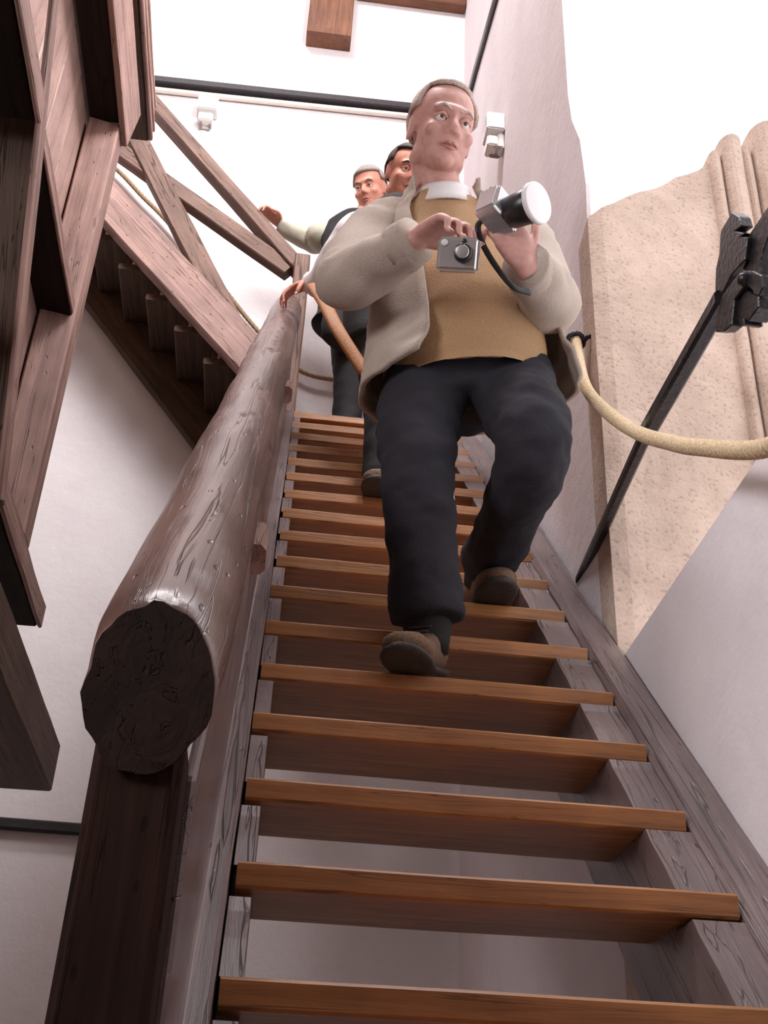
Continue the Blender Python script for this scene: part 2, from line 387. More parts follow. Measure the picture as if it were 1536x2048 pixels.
def stringer(name, x0, x1, off, depth, notch, mat, ylo, yhi, dark=.05):
    """profile in the YZ plane: sloping top face, sawn notches that house the treads"""
    pts = []
    pts.append((ylo, surf(ylo, off)))
    if notch:
        for i in range(i0, i1+1):
            za = i*RISE - .037 - notch; zb = i*RISE + .002
            ya = (za-off)/K; yb = (zb-off)/K
            if ya < ylo+.03 or yb > yhi-.02: continue
            yi = max(ya, yb) + .025
            pts += [(ya-.018, surf(ya-.018, off)), (ya, za+.004), (yi, za), (yi, zb), (yb, zb)]
            pts += [(yb+.05, surf(yb+.05, off+.003))]
    pts.append((yhi, surf(yhi, off)))
    pts.append((yhi, surf(yhi, off-depth))); pts.append((ylo, surf(ylo, off-depth)))
    # slope-aligned local frame so the grain runs along the stringer
    W, _ = frame((x0, ylo, surf(ylo)), (x0, yhi, surf(yhi)), (0, 0, 1))
    return prism(name, [(x0, y, z) for y, z in pts], (x1-x0, 0, 0), mat, st, bevel=.004, W=W)
ylo, yhi = ZF/K + .02, 2.80
stringer('stringer', -.004, .026, -.028, .30, .020, 'paint', ylo, yhi)
stringer('stringer', .645, TW+.003, -.035, .33, .004, 'paint', ylo, yhi)
def slopeboard(name, x0, x1, off, depth, mat, ya, yb, **kw):
    return beam(name, ((x0+x1)/2, ya, surf(ya, off-depth/2)), ((x0+x1)/2, yb, surf(yb, off-depth/2)), x1-x0, depth*.698, mat, st, hint=(0,0,1), **kw)
tag(slopeboard('stringer', TW+.002, .812, -.012, .34, 'paint', ylo, yhi, ch=.012, jit=.005, n=34), 'grey cracked outer stringer')
slopeboard('cheek_board', -.043, -.006, .008, .36, 'paint', ylo, yhi, ch=.006, jit=.003, n=34)
# log handrail
def log():
    a, b = V((-.085, -.436, .18)), V((-.085, 2.80, 3.449)); d = (b-a).normalized()
    s = V((1,0,0)); u = s.cross(d).normalized(); 
    if u.z < 0: u = -u
    W = Matrix((d, u.cross(d), u)).transposed().to_4x4(); W.translation = a; Wi = W.inverted()
    bm = bmesh.new(); n = 44; m = 190; L = (b-a).length; rings = []
    yv = W.to_3x3() @ V((0,1,0)); zv = W.to_3x3() @ V((0,0,1))
    for i in range(m+1):
        x = L*(i/m)
        r = []
        for k in range(n):
            t = 2*math.pi*k/n
            q = V((x*2.2, math.cos(t)*.9, math.sin(t)*.9))
            rr = .0670 + noise.noise(q)*.0045 + noise.noise(V((x*6, math.cos(t)*2, math.sin(t)*2+9)))*.0025
            pit = noise.noise(V((x*34, math.cos(t)*5, math.sin(t)*5+4)))
            if pit > .46: rr -= (pit-.46)*.035
            if i < 4: rr -= .0016*(4-i)**1.2*(.5+.5*noise.noise(V((t*3, i, 0)))+.3)
            p = a + d*x + yv*(rr*math.cos(t)) + zv*(rr*math.sin(t))
            if i == 0:
                p += d*((a.y - p.y)/d.y)
            elif i < 14:       # the saw cut is vertical: slide the first rings towards it
                w_ = (1-i/14)**1.0; p += d*(((a.y + .002*i) - p.y)/d.y*w_*.0 + max(0, (a.y + .003*i - p.y))/d.y)
            r.append(bm.verts.new(Wi @ p))
        rings.append(r)
    for i in range(m):
        for k in range(n): bm.faces.new((rings[i][k], rings[i][(k+1)%n], rings[i+1][(k+1)%n], rings[i+1][k]))
    c = bm.verts.new(Wi @ (a + V((0, .0, 0))))
    for k in range(n): bm.faces.new((rings[0][k], rings[0][(k+1)%n], c))
    bm.faces.new(rings[-1])
    o = from_bm('handrail', bm, 'log', st, W=W)
    o.data.materials.append(MAT['log_end'])
    for p in o.data.polygons:
        p.use_smooth = len(p.vertices) == 4
        if len(p.vertices) == 3: p.material_index = 1
    return tag(o, 'thick polished dark log handrail with sawn near end')
log()
tag(box('newel_post', (-.128, -.425, ZF), (-.046, -.335, .135), 'post', st, jit=.003, ch=.008), 'dark square post carrying the log end')
stringer('rail_board', -.050, -.038, .47, .44, 0, 'paint', -.334, 2.74)
for yb, off in ((.53, .325), (1.89, .335)):
    beam('rail_block', (-.028, yb-.05, surf(yb-.05, off)), (-.028, yb+.06, surf(yb+.06, off)), .035, .06, 'beam', st, hint=(0,0,1), ch=.014)
box('newel_post', (-.075, 2.745, 2.50), (.000, 2.800, 3.76), 'rail', st, jit=.003)
# landing at the head of the stair
lx = -.08
for k in range(4):
    y0 = 2.82 + k*.138
    box('landing_plank', (lx, y0, 2.763), (xw(y0)-.012, y0+.134, 2.80), 'oak', st, long=0)
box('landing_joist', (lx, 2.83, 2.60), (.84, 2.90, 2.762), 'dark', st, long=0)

# ================================================================== FLIGHT UP TO THE LEFT, ALONG THE BACK WALL
s2 = thing('upper_staircase', 'dark timber stair flight climbing left along the white back wall, with braced railing', 'staircase', (-.5, 3.0, 2.80))
YN = 2.86
def P2(x, y, Y=YN): return ony(x, y, Y)
a, b = ony(505, 668, YN-.04), ony(232, 375, YN-.04); dv = (b-a).normalized()
a2, b2 = a - dv*.25, b + dv*.75
nv = V((-dv.z, 0, dv.x)); nv = nv if nv.z > 0 else -nv
beam('stringer', a2 - nv*.095, b2 - nv*.095, .08, .19, 'beam', s2, hint=nv, jit=.005, n=20)
k2 = dv.z/-dv.x
# deep wall stringer
c0, c1 = ony(385, 882, 3.24), ony(170, 600, 3.24); dc = (c1-c0).normalized(); nc = V((-dc.z, 0, dc.x)); nc = nc if nc.z > 0 else -nc
beam('stringer', c0 - dc*.2 + nc*.15 + V((0,.05,0)), c1 + dc*.5 + nc*.15 + V((0,.05,0)),   .07, .30, 'underside_board', s2, hint=nc, jit=.004, n=14)
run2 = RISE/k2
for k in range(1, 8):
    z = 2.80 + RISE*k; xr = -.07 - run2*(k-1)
    box('tread', (xr-run2-.06, YN+.0, z-.036), (xr+.02, 3.27, z), 'underside_board', s2, long=1)
    box('riser', (xr-.03, YN+.02, z-RISE-.02), (xr, 3.27, z-.03), 'underside_board', s2, long=1)
# railing: handrail, diagonal brace, leaning baluster
def fromedges(name, top0, top1, bot0, bot1, depth, mat, Y, ext0=0, ext1=0):
    t0, t1, b0, b1 = [ony(*p, Y) for p in (top0, top1, bot0, bot1)]
    c0, c1 = (t0+b0)/2, (t1+b1)/2; d = (c1-c0).normalized()
    h = V((-d.z, 0, d.x)); h = h if h.z > 0 else -h
    ht = (abs((t0-b0).dot(h)) + abs((t1-b1).dot(h)))/2
    return beam(name, c0 - d*ext0 + V((0,depth/2,0)), c1 + d*ext1 + V((0,depth/2,0)), depth, ht, mat, s2, hint=h, jit=.0035, n=12)
YR = 2.80
fromedges('handrail', (312,180), (604,524), (312,232), (584,522), .085, 'rail', YR, .45, .03)
fromedges('brace', (240,278), (585,522), (238,312), (575,548), .07, 'rail', YR+.015, .1, .0)
fromedges('baluster', (300,280), (500,668), (258,284), (455,668), .07, 'rail', YR+.005, .12, .05)

# ================================================================== TIMBER GALLERY OVERHEAD, LEFT
g = thing('timber_gallery', 'old timber gallery of beams, posts and boarding overhead at the left', 'gallery', (-.9, 1.0, ZF))
XG = -.75
# F: post standing under the outer beam, lit on its right side
prism('post', [(-.866,1.575,1.438), (-.752,1.600,1.438), (-.752,1.700,1.438), (-.866,1.70,1.438)], (0,0,1.785), 'beam_z', g, bevel=.006)
prism('post', [(-.866,1.690,2.3), (-.79,1.690,2.3), (-.79,1.78,2.3), (-.866,1.78,2.3)], (0,0,.9), 'beam_z', g, bevel=.006)
# D: beam running towards the camera above it, soffit shade put into its colour; E1 fascia on its right side
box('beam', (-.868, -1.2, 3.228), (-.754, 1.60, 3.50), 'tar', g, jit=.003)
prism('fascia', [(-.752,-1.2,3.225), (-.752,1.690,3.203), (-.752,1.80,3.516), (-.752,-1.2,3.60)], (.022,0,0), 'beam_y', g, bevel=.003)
# floor boards lying above, overhanging to the right, uneven ends
for k, (xa, xb, ye) in enumerate(((-1.5,-1.22,2.05), (-1.215,-.97,2.02), (-.965,-.735,2.06))):
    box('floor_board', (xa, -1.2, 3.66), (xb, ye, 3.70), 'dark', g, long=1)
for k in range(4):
    box('edge_batten', (-.733, -1.2, 3.655+.034*k), (-.716+.003*(k%2), 2.05-.035*k+.02*(k%2), 3.685+.034*k), 'beam', g, long=1, jit=.004)
# C: upright boarding behind, in the plane of the inner beam face
pw = [0.05, .27, .50, .74, .96, 1.19, 1.40, 1.62, 1.72]
for y0, y1 in zip(pw, pw[1:]):
    box('plank', (-.905, y0+.0004, 1.95), (-.872+random.uniform(-.004,.004), y1-.0004, 3.225), 'plank', g, long=2, jit=.001)
# B: lower beam, soffit shade in its colour, lit side as a paler strip
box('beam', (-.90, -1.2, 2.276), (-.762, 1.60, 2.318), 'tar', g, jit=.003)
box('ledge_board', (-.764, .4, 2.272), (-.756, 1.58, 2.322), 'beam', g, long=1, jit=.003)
# H: beam that carries the post, soffit shade and lit narrow side put in by colour
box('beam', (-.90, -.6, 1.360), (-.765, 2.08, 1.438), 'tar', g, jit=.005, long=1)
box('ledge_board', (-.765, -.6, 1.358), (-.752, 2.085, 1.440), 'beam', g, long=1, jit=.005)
# B1 and G: nearer beam, shade and lit side by colour, and wide post under it
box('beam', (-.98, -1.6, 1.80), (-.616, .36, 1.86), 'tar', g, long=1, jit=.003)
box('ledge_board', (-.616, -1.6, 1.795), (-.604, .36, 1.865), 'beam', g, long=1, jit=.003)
ga, gb = onx(0,1000,-.618), onx(86,215,-.618)
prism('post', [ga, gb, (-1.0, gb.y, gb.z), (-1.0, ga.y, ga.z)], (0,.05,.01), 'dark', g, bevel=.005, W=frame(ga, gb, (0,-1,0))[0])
# A: lit right edge of post G, put in as a paler strip
beam('strut', onx(0,1000,-.612) , onx(118,-90,-.612), .012, .055, 'beam', g, hint=(0,1,0), jit=.003, n=14)
# I: lowest beam, cut square
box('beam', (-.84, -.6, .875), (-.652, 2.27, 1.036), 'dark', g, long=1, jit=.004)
# ================================================================== BACK WALL FITTINGS
e0, e1 = ony(250, 160, YB-.03), ony(990, 232, YB-.03)
o = beam('batten', (-1.9, YB-.03, e0.z-.004), (.848, YB-.03, e0.z-.004+.07), .06, .055, 'blackstrip', None, jit=.001)
tag(o, 'long thin black batten across the upper back wall', 'batten')
bm = bmesh.new(); add_tube(bm, [(-1.9, YB-.022, e0.z-.062), (-.5, YB-.022, e0.z-.032), (.846, YB-.022, e0.z+.008)], [.018]*3, 12)
tag(from_bm('conduit', bm, 'whitepipe', None, True), 'cream round conduit running just below the black batten', 'conduit')
zb = ony(0, 1636, YB-.02).z
tag(box('rail', (-3.0, YB-.04, zb-.045), (-.3, YB-.001, zb), 'blackstrip', None), 'black horizontal rail low on the back wall beside the dark post', 'rail')
# sawn post end and beam high on the back wall
p0, p1 = ony(613, 66, YB-.10), ony(702, 80, YB-.10)
tag(box('hanging_post', (p0.x, YB-.12, p0.z), (p1.x, YB-.002, 8.35), 'red', None), 'reddish brown post end hanging at the top of the back wall', 'post')
q0 = ony(760, 2, YB-.06); q1 = ony(928, 14, YB-.06)
tag(box('wall_beam', (p1.x+.02, YB-.08, q1.z), (xw(YB)-.008, YB-.002, q1.z+.2), 'red', None), 'dark brown beam at the very top in the corner by the right wall', 'beam')
# wall lamps
def lamp(loc, d, label):
    """d: direction out of the wall"""
    t = thing('wall_lamp', label, 'lamp', loc, 'white lamps fixed to the upper walls'); d = V(d); s = d.cross(V((0,0,1))); c = V(loc)
    def blk(name, off, hw, hz, dep, mat, d0=0.0):
        W = Matrix((s, d, V((0,0,1)))).transposed().to_4x4(); W.translation = c
        lo = (off[0]-hw, d0, off[1]-hz); hi = (off[0]+hw, d0+dep, off[1]+hz); bm = bmesh.new(); bmesh.ops.create_cube(bm, size=1)
        for v in bm.verts: v.co = V([(v.co[i]+.5)*(hi[i]-lo[i])+lo[i] for i in range(3)])
        bmesh.ops.bevel(bm, geom=list(bm.edges), offset=.006, segments=2, affect='EDGES')
        return from_bm(name, bm, mat, t, W=W)
    blk('housing', (0, .07), .06, .055, .085, 'lamp_w'); blk('bracket', (0, -.03), .035, .05, .03, 'lamp_w')
    blk('lamp_head', (0, -.045), .042, .032, .05, 'lamp_g', .03); blk('clip', (.025, -.080), .008, .010, .05, 'clip', .01); blk('clip', (-.03, -.080), .008, .008, .04, 'clip', .01)
lb = ony(413, 232, YB-.04); lamp((lb.x, YB-.002, lb.z), (0,-1,0), 'white wall lamp on the back wall under the conduit, left')
lamp((xw(2.2)-.003, 2.17, 4.06), (-1,0,0), 'white wall lamp on the right wall beside the head of the man in beige')
# thin iron bar high on the right wall
tag(beam('wall_bar', (xw(3.1)-.012, 3.12, 5.56), (xw(1.9)-.012, 1.75, 5.05), .02, .055, 'iron', None, jit=.004), 'thin black iron bar high on the right wall above the man', 'bar')

# ================================================================== ROPES
def rope(name, pts, r, mat, parent, pitch=.019, strands=3):
    P, _ = spline(pts, [r]*len(pts), 60); d = [0]
    for i in range(1, len(P)): d.append(d[-1] + (P[i]-P[i-1]).length)
    n = int(d[-1]/(pitch/6)); Q = []; j = 0
    for i in range(n+1):
        s = d[-1]*i/n
        while j < len(d)-2 and d[j+1] < s: j += 1
        Q.append(P[j].lerp(P[j+1], (s-d[j])/max(1e-9, d[j+1]-d[j])))
    bm = bmesh.new(); k = 2*math.pi/(pitch*strands)*(d[-1]/n)
    add_tube(bm, Q, [r]*len(Q), 14, 1, fn=lambda i, a: .86+.17*abs(math.sin(1.5*(a - i*k))), cap_round=False)
    return from_bm(name, bm, mat, parent, True)
rp = [(xw(1.0)-.03, 1.015, 1.92), (xw(1.0)-.042, .99, 1.875)] + [tuple(onx(*q)) for q in ((1170,770,.742),(1215,825,.728),(1275,865,.716),(1340,885,.710),(1400,895,.707),(1536,895,.705))] + [(.71, -.35, .67), (.765, -.62, .60)]
t = thing('hand_rope', 'thick pale hemp hand rope looped from the ring across the stone jamb', 'rope', rp[0])
rope('rope', rp, .0150, 'rope', t)
for (y, z) in ((.995, 1.885), (-.615, .602)):
    bm = bmesh.new(); add_tube(bm, [(xw(y)-.042 + .023*math.cos(a), y - .010*math.sin(a), z + .021*math.sin(a)) for a in [2*math.pi*k/16 for k in range(17)]], [.0075]*17, 8, 1, cap_round=False)
    rg = from_bm('rope_ring', bm, 'iron', t, True); tag(rg, 'black iron ring')
    bm = bmesh.new(); add_tube(bm, [(xw(y)+.02, y-.02, z+.006), (xw(y)-.008, y-.02, z+.006), (xw(y)-.022, y-.004, z)], [.007]*3, 8, 3)
    from_bm('ring_spike', bm, 'iron', t, True)
rb = [(-1.30, YB-.045, 4.93)] + [tuple(ony(*q, YB-.05)) for q in ((240,345),(285,393),(330,438))] + [(-.55, YB-.05, 4.12), (-.25, YB-.05, 3.74)] + [tuple(ony(*q, YB-.05)) for q in ((595,738),(680,762))] + [(.55, YB-.05, 3.43), (.80, YB-.05, 3.50)]
t = thing('wall_rope', 'brown hemp rope strung along the back wall behind the railing', 'rope', rb[0])
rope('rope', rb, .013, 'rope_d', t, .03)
for q in (rb[0], rb[-1]):
    bm = bmesh.new(); add_tube(bm, [(q[0], YB-.045+.0, q[2]+.01), (q[0], YB+.01, q[2]+.01)], [.008, .008], 8, 2); from_bm('ring_spike', bm, 'iron', t, True)

# ================================================================== WROUGHT IRON TIE ROD WITH WEDGED JOINT
XI = .75
t = thing('tie_rod', 'black wrought iron tie rod with wedged joint slanting across the window', 'tie rod', (XI, .5, 1.2))
def pi_(x, y): return onx(x, y, XI)
ends = [(xw(1.27)+.01, 1.275, 1.275), tuple(onx(1125,1150,.785)), tuple(onx(1290,872,.76)), tuple(onx(1395,690,XI)), tuple(onx(1447,596,XI))]
for a, b, wd in ((ends[0], ends[2], .026), (ends[2], ends[4], .032)):
    beam('rod', a, b, wd, wd, 'iron', t, hint=(0,.1,1), ch=.006, jit=.0012)
fx = lambda x, y: (1380 + x*156/1065, 380 + y*300/2048)
def plate(name, pts, thick, x, off=0):
    return prism(name, [onx(*fx(*p), x) for p in pts], (thick, 0, 0), 'iron', t, bevel=.002)
plate('clevis', [(340,1380),(350,1080),(395,880),(410,640),(425,540),(570,300),(665,360),(705,490),(610,560),(740,590),(690,640),(780,640),(740,960),(560,1160),(420,1450)], .022, XI-.006)
plate('rod', [(700,700),(800,610),(1110,150),(1200,230),(990,860),(940,1130),(800,1120),(700,1080),(560,1180)], .024, XI+.004)
plate('clevis', [(340,1940),(380,1660),(430,1440),(600,1210),(720,1100),(850,1100),(970,1160),(990,1330),(930,1450),(760,1290),(600,1500),(560,1850),(460,1930)], .022, XI-.010)
plate('wedge', [(600,1500),(720,1340),(930,1440),(930,1600),(790,1790),(730,1760),(735,1840),(680,1860),(650,1780),(560,1830)], .034, XI-.002)
bm = bmesh.new(); c = onx(*fx(830,1230), XI); add_tube(bm, [c + V((-.012,0,0)), c + V((.03,0,0))], [.012, .012], 12, 2); from_bm('joint_pin', bm, 'iron', t, True)
# ================================================================== PEOPLE
def N_(v): return V(v).normalized()
def add_hand(bm, wrist, d, n, right, curls, spread=.10, thumb_curl=.5, sc=1.0):
    """palm and five separate fingers; d = towards the knuckles, n = out of the back of the hand. Returns fingertip frames"""
    d = N_(d); n = V(n); n = (n - d*n.dot(d)).normalized(); th = n.cross(d) if right else d.cross(n); w0 = V(wrist)
    rings = []
    for x, hw, ht in ((-.03,.026,.021),(.0,.028,.019),(.03,.038,.018),(.062,.043,.015),(.085,.041,.013),(.095,.034,.009)):
        rings.append(ell_ring(w0 + d*(x*sc) + th*(.002*sc), th, n, hw*sc, ht*sc, 16, 2.6))
    add_loft(bm, rings); tips = []
    ln = ((.040,.026,.021),(.045,.029,.022),(.041,.027,.021),(.033,.021,.019))
    for k in range(4):
        off = (.031 - .0205*k)*sc; a0 = spread*(1.2 - .8*k); p = w0 + d*((.086 - .004*abs(k-1))*sc) + th*off
        dirv = (d + th*a0).normalized(); pts = [p - dirv*.022*sc, p]; r = [.0098*sc, .0097*sc]; nn = n
        for j in range(3):
            ang = curls[k][j]; ax = th
            R = Matrix.Rotation(ang, 3, ax)
            t = R @ dirv
            if (t - dirv).dot(n) > 0: R = Matrix.Rotation(-ang, 3, ax); t = R @ dirv
            dirv = t.normalized(); nn = R @ nn
            p = p + dirv*(ln[k][j]*sc); pts.append(p); r.append((.0092,.0082,.0066)[j]*sc)
        add_tube(bm, pts, r, 10, 4); tips.append((p, dirv, nn, th, .0066*sc))
    b = w0 + d*(.018*sc) + th*(.026*sc) - n*(.004*sc); t1 = (th*.75 + d*.65 - n*.25).normalized()
    p1 = b + t1*(.045*sc); t2 = (t1 + d*.55*thumb_curl - n*.9*thumb_curl).normalized(); p2 = p1 + t2*(.034*sc); t3 = (t2 + d*.2 - n*.5*thumb_curl - th*.4*thumb_curl).normalized(); p3 = p2 + t3*(.026*sc)
    add_tube(bm, [b - t1*.015*sc, b, p1, p2, p3], [.015*sc, .0165*sc, .0118*sc, .0105*sc, .0078*sc], 10, 4)
    tn = (n*.6 + th*.6); tn = (tn - t3*tn.dot(t3)).normalized(); tips.append((p3, t3, tn, t3.cross(tn), .0078*sc))
    return tips
def add_head(bm, c, F, sc=1.0, old=True):
    F = N_(F); U = V((0,0,1)); U = (U - F*U.dot(F)).normalized(); S = F.cross(U); c = V(c)
    ax = (S, F, U); q = lambda x, y, z: c + S*(x*sc) + F*(y*sc) + U*(z*sc); rr = lambda *r: [k*sc for k in r]
    add_ell(bm, q(0,-.018,.038), ax, rr(.077,.096,.090), 28, 18)
    add_ell(bm, q(0,.022,-.030), ax, rr(.066,.070,.088), 24, 16)
    add_ell(bm, q(0,.040,-.078), ax, rr(.050,.046,.038), 20, 12)
    add_ell(bm, q(0,.070,-.098), ax, rr(.024,.020,.018), 16, 10)
    add_ell(bm, q(0,.066,.028), ax, rr(.055,.024,.018), 18, 10)           # brow
    for s in (-1, 1):
        add_ell(bm, q(s*.040,.062,-.028), ax, rr(.024,.022,.022), 14, 10) # cheek
        add_ell(bm, q(s*.048,.0,-.075), ax, rr(.020,.045,.026), 14, 10)   # jaw
        add_loft(bm, [ell_ring(q(s*(.070+.006*k),-.008-.007*k,-.005), F, U, (.012+.004*(k>0))*sc, (.030-.003*(k==0)+.003*k)*sc, 12) for k in range(3)])  # ear
        add_ell(bm, q(s*.014,.088,-.034), ax, rr(.011,.012,.009), 12, 8)  # nostril wing
    add_loft(bm, [ell_ring(q(0,.076,.022), S, F, .008*sc, .010*sc, 12), ell_ring(q(0,.088,.0), S, F, .010*sc, .012*sc, 12), ell_ring(q(0,.099,-.024), S, F, .014*sc, .014*sc, 12), ell_ring(q(0,.096,-.038), S, F, .013*sc, .012*sc, 12)])
    add_ell(bm, q(0,.084,-.060), ax, rr(.024,.010,.006), 14, 8); add_ell(bm, q(0,.083,-.073), ax, rr(.021,.010,.007), 14, 8)
    return ax, q
def sculpt_face(bm, c, ax, sc):
    S, F, U = ax; c = V(c)
    for v in bm.verts:
        r = v.co - c; x, y, z = r.dot(S)/sc, r.dot(F)/sc, r.dot(U)/sc
        if y > .03 and abs(z) < .11:
            for s in (-1, 1):
                d2 = ((x-s*.031)/.020)**2 + ((z-.004)/.013)**2
                if d2 < 3: v.co -= F*(.012*math.exp(-d2)*sc)
            d2 = (x/.026)**4 + ((z+.0665)/.0030)**2
            if d2 < 3: v.co -= F*(.005*math.exp(-d2)*sc)
def face_parts(o, ax, q, sc, hair, hair_top, iris=True, brow=True):
    S, F, U = ax
    for s in (-1, 1):
        bm = bmesh.new(); add_ell(bm, q(s*.031,.070,.004), (S,U,F), [.0125*sc]*3, 16, 10); e = from_bm('eye', bm, 'eye', o, True)
        bm = bmesh.new(); add_ell(bm, q(s*.031,.0808,.003), (S,U,F), [.0056*sc,.0056*sc,.0028*sc], 12, 6); from_bm('iris', bm, 'iris', e, True)
        # upper lid and brow
        bm = bmesh.new(); add_tube(bm, [q(s*.017,.079,.004), q(s*.031,.0835,.0105), q(s*.046,.074,.004)], [.003*sc,.0042*sc,.003*sc], 8, 5); from_bm('eyelid', bm, o.data.materials[0], o, True)
        bm = bmesh.new(); add_tube(bm, [q(s*.014,.088,.024), q(s*.032,.088,.031), q(s*.050,.074,.025)], [.003*sc,.0042*sc,.0022*sc], 8, 5); from_bm('eyebrow', bm, hair, o, True)
    bm = bmesh.new()
    add_tube(bm, [q(-.022,.083,-.065), q(-.008,.0935,-.0605), q(0,.0925,-.062), q(.008,.0935,-.0605), q(.022,.083,-.065)], [.002*sc,.0042*sc,.0038*sc,.0042*sc,.002*sc], 8, 4)
    add_tube(bm, [q(-.021,.083,-.067), q(0,.0925,-.0735), q(.021,.083,-.067)], [.002*sc,.0050*sc,.002*sc], 8, 5); from_bm('lips', bm, 'lips', o, True)
    # hair: a close shell over the skull, open over the face
    bm = bmesh.new(); rows = []; n = 36
    for i in range(15):
        ph = math.radians(3 + i*8.4); r = []
        for k in range(n):
            t = 2*math.pi*k/n; x, y, z = math.sin(ph)*math.sin(t), math.sin(ph)*math.cos(t), math.cos(ph)
            g = 1.06 + .03*noise.noise(V((x*6, y*6, z*6)))
            r.append((q(.077*g*x, -.018+.096*g*y, .038+.091*g*z), x, y, z))
        rows.append(r)
    vs = {}
    def keep(x, y, z): 
        lim = hair_top if y > .35 else (-.05 if y > -.25 else -.62)
        return z > lim and not (abs(x) > .8 and z < .0 and y > -.2)
    for i, r in enumerate(rows):
        for k, (p, x, y, z) in enumerate(r):
            if keep(x, y, z): vs[i, k] = bm.verts.new(p)
    for i in range(14):
        for k in range(n):
            ks = [(i,k),(i,(k+1)%n),(i+1,(k+1)%n),(i+1,k)]
            if all(x in vs for x in ks): bm.faces.new([vs[x] for x in ks])
    top = [vs[0,k] for k in range(n) if (0,k) in vs]
    if len(top) == n: bm.faces.new(top)
    h = from_bm('hair', bm, hair, o, True); md = h.modifiers.new('thick', 'SOLIDIFY'); md.thickness = .010*sc; md.offset = .2
def nails(o, tips):
    for p, t, nn, s, r in tips:
        bm = bmesh.new(); add_ell(bm, p + nn*(r*.72) + t*(r*.15), (s, t, nn), [r*.78, r*1.05, r*.26], 10, 6); from_bm('fingernail', bm, 'nail', o, True)
def shoe(o, heel, toe, z, mat='shoe', w=.047, h=.085, tilt=0):
    a, b = V((heel[0], heel[1], z)), V((toe[0], toe[1], z)); d = (b-a); L = d.length; d.normalize(); s = d.cross(V((0,0,1))); u = V((0,0,1))
    prof = [(0,.030,.060),(.03,.036,.085),(.14,.037,.098),(.30,.038,.098),(.42,.038,.080),(.58,.044,.062),(.75,.048,.052),(.88,.043,.046),(.96,.030,.038),(1.0,.012,.028)]
    def ring(x, hw, zb, zt, n=18):
        r = []
        for k in range(n):
            t = 2*math.pi*k/n; c_, s_ = math.cos(t), math.sin(t)
            yy = math.copysign(abs(s_)**.75, s_)*hw*w/.047; zz = (zb+zt)/2 + math.copysign(abs(c_)**.75, c_)*(zt-zb)/2
            r.append(a + d*(x*L) + s*yy + u*(zz + max(0, .60-x)*L*tilt))
        return r
    bm = bmesh.new(); add_loft(bm, [ring(x, hw, .016, .016 + zt*h/.085) for x, hw, zt in prof]); folds(bm, .003, 30, 2)
    sh = from_bm('shoe', bm, mat, o, True)
    bm = bmesh.new(); add_loft(bm, [ring(x*1.03-.015, hw*1.10, .001 + (.006 if x > .9 else 0), .024) for x, hw, zt in prof]); from_bm('sole', bm, 'sole', sh, True)
    bm = bmesh.new()
    for k in range(4): x = .42 + .08*k; add_tube(bm, [a + d*(x*L) + s*sg*.022*w/.047 + u*(.014 + (.100-.032*k/3*1.3)*h/.085 + max(0, .60-x)*L*tilt) for sg in (-1, 0, 1)], [.0028]*3, 6, 3)
    from_bm('shoelace', bm, 'sole', sh, True)
    return sh
def sleeve_mesh(o, pts, rad, mat, name='sleeve', seed=0, amp=.010):
    bm = bmesh.new(); add_tube(bm, pts, rad, 26, 9, cap_round=False); folds(bm, amp, 17, seed, (1,1,1.6)); return from_bm(name, bm, mat, o, True)
def torso_rings(T, s, f, grow=0, n=32, p=2.2):
    return [ell_ring(c, s, f, a+grow, b+grow, n, p) for c, a, b in T]
def densify(T, m=5):
    C = [t[0] for t in T]; P, A = spline(C, [t[1] for t in T], m); _, B = spline(C, [t[2] for t in T], m); return list(zip(P, A, B))
def open_coat(o, T, s, f, mat, th=.012, n=54):
    """front-open coat body: arc of each ring from the B edge round the back to the A edge, with thickness"""
    C = [t[0] for t in T]; P, A = spline(C, [t[1] for t in T], 7); _, B = spline(C, [t[2] for t in T], 7); _, OA = spline(C, [t[3] for t in T], 7); _, OB = spline(C, [t[4] for t in T], 7)
    bm = bmesh.new(); out, inn = [], []
    for i in range(len(P)):
        ro, ri = [], []
        for k in range(n):
            t = math.radians(OB[i]) + (2*math.pi - math.radians(OA[i]) - math.radians(OB[i]))*k/(n-1)
            lip = .012*max(0, 1-min(k, n-1-k)/3)
            w_ = noise.noise(V((t*2.2, i*.16, 3)))*.012 + noise.noise(V((t*6, i*.30, 8)))*.005
            for lst, g in ((ro, w_+lip), (ri, w_+lip-th)): lst.append(bm.verts.new(P[i] + s*((A[i]+g)*math.sin(t)) + f*((B[i]+g)*math.cos(t))))
        out.append(ro); inn.append(ri)
    m = len(P)
    for i in range(m-1):
        for k in range(n-1):
            bm.faces.new((out[i][k], out[i][k+1], out[i+1][k+1], out[i+1][k])); bm.faces.new((inn[i][k], inn[i+1][k], inn[i+1][k+1], inn[i][k+1]))
        for k in (0, n-1): bm.faces.new((out[i][k], out[i+1][k], inn[i+1][k], inn[i][k]))
    for i in (0, m-1):
        for k in range(n-1): bm.faces.new((out[i][k], out[i][k+1], inn[i][k+1], inn[i][k]))
    return from_bm('jacket', bm, mat, o, True)
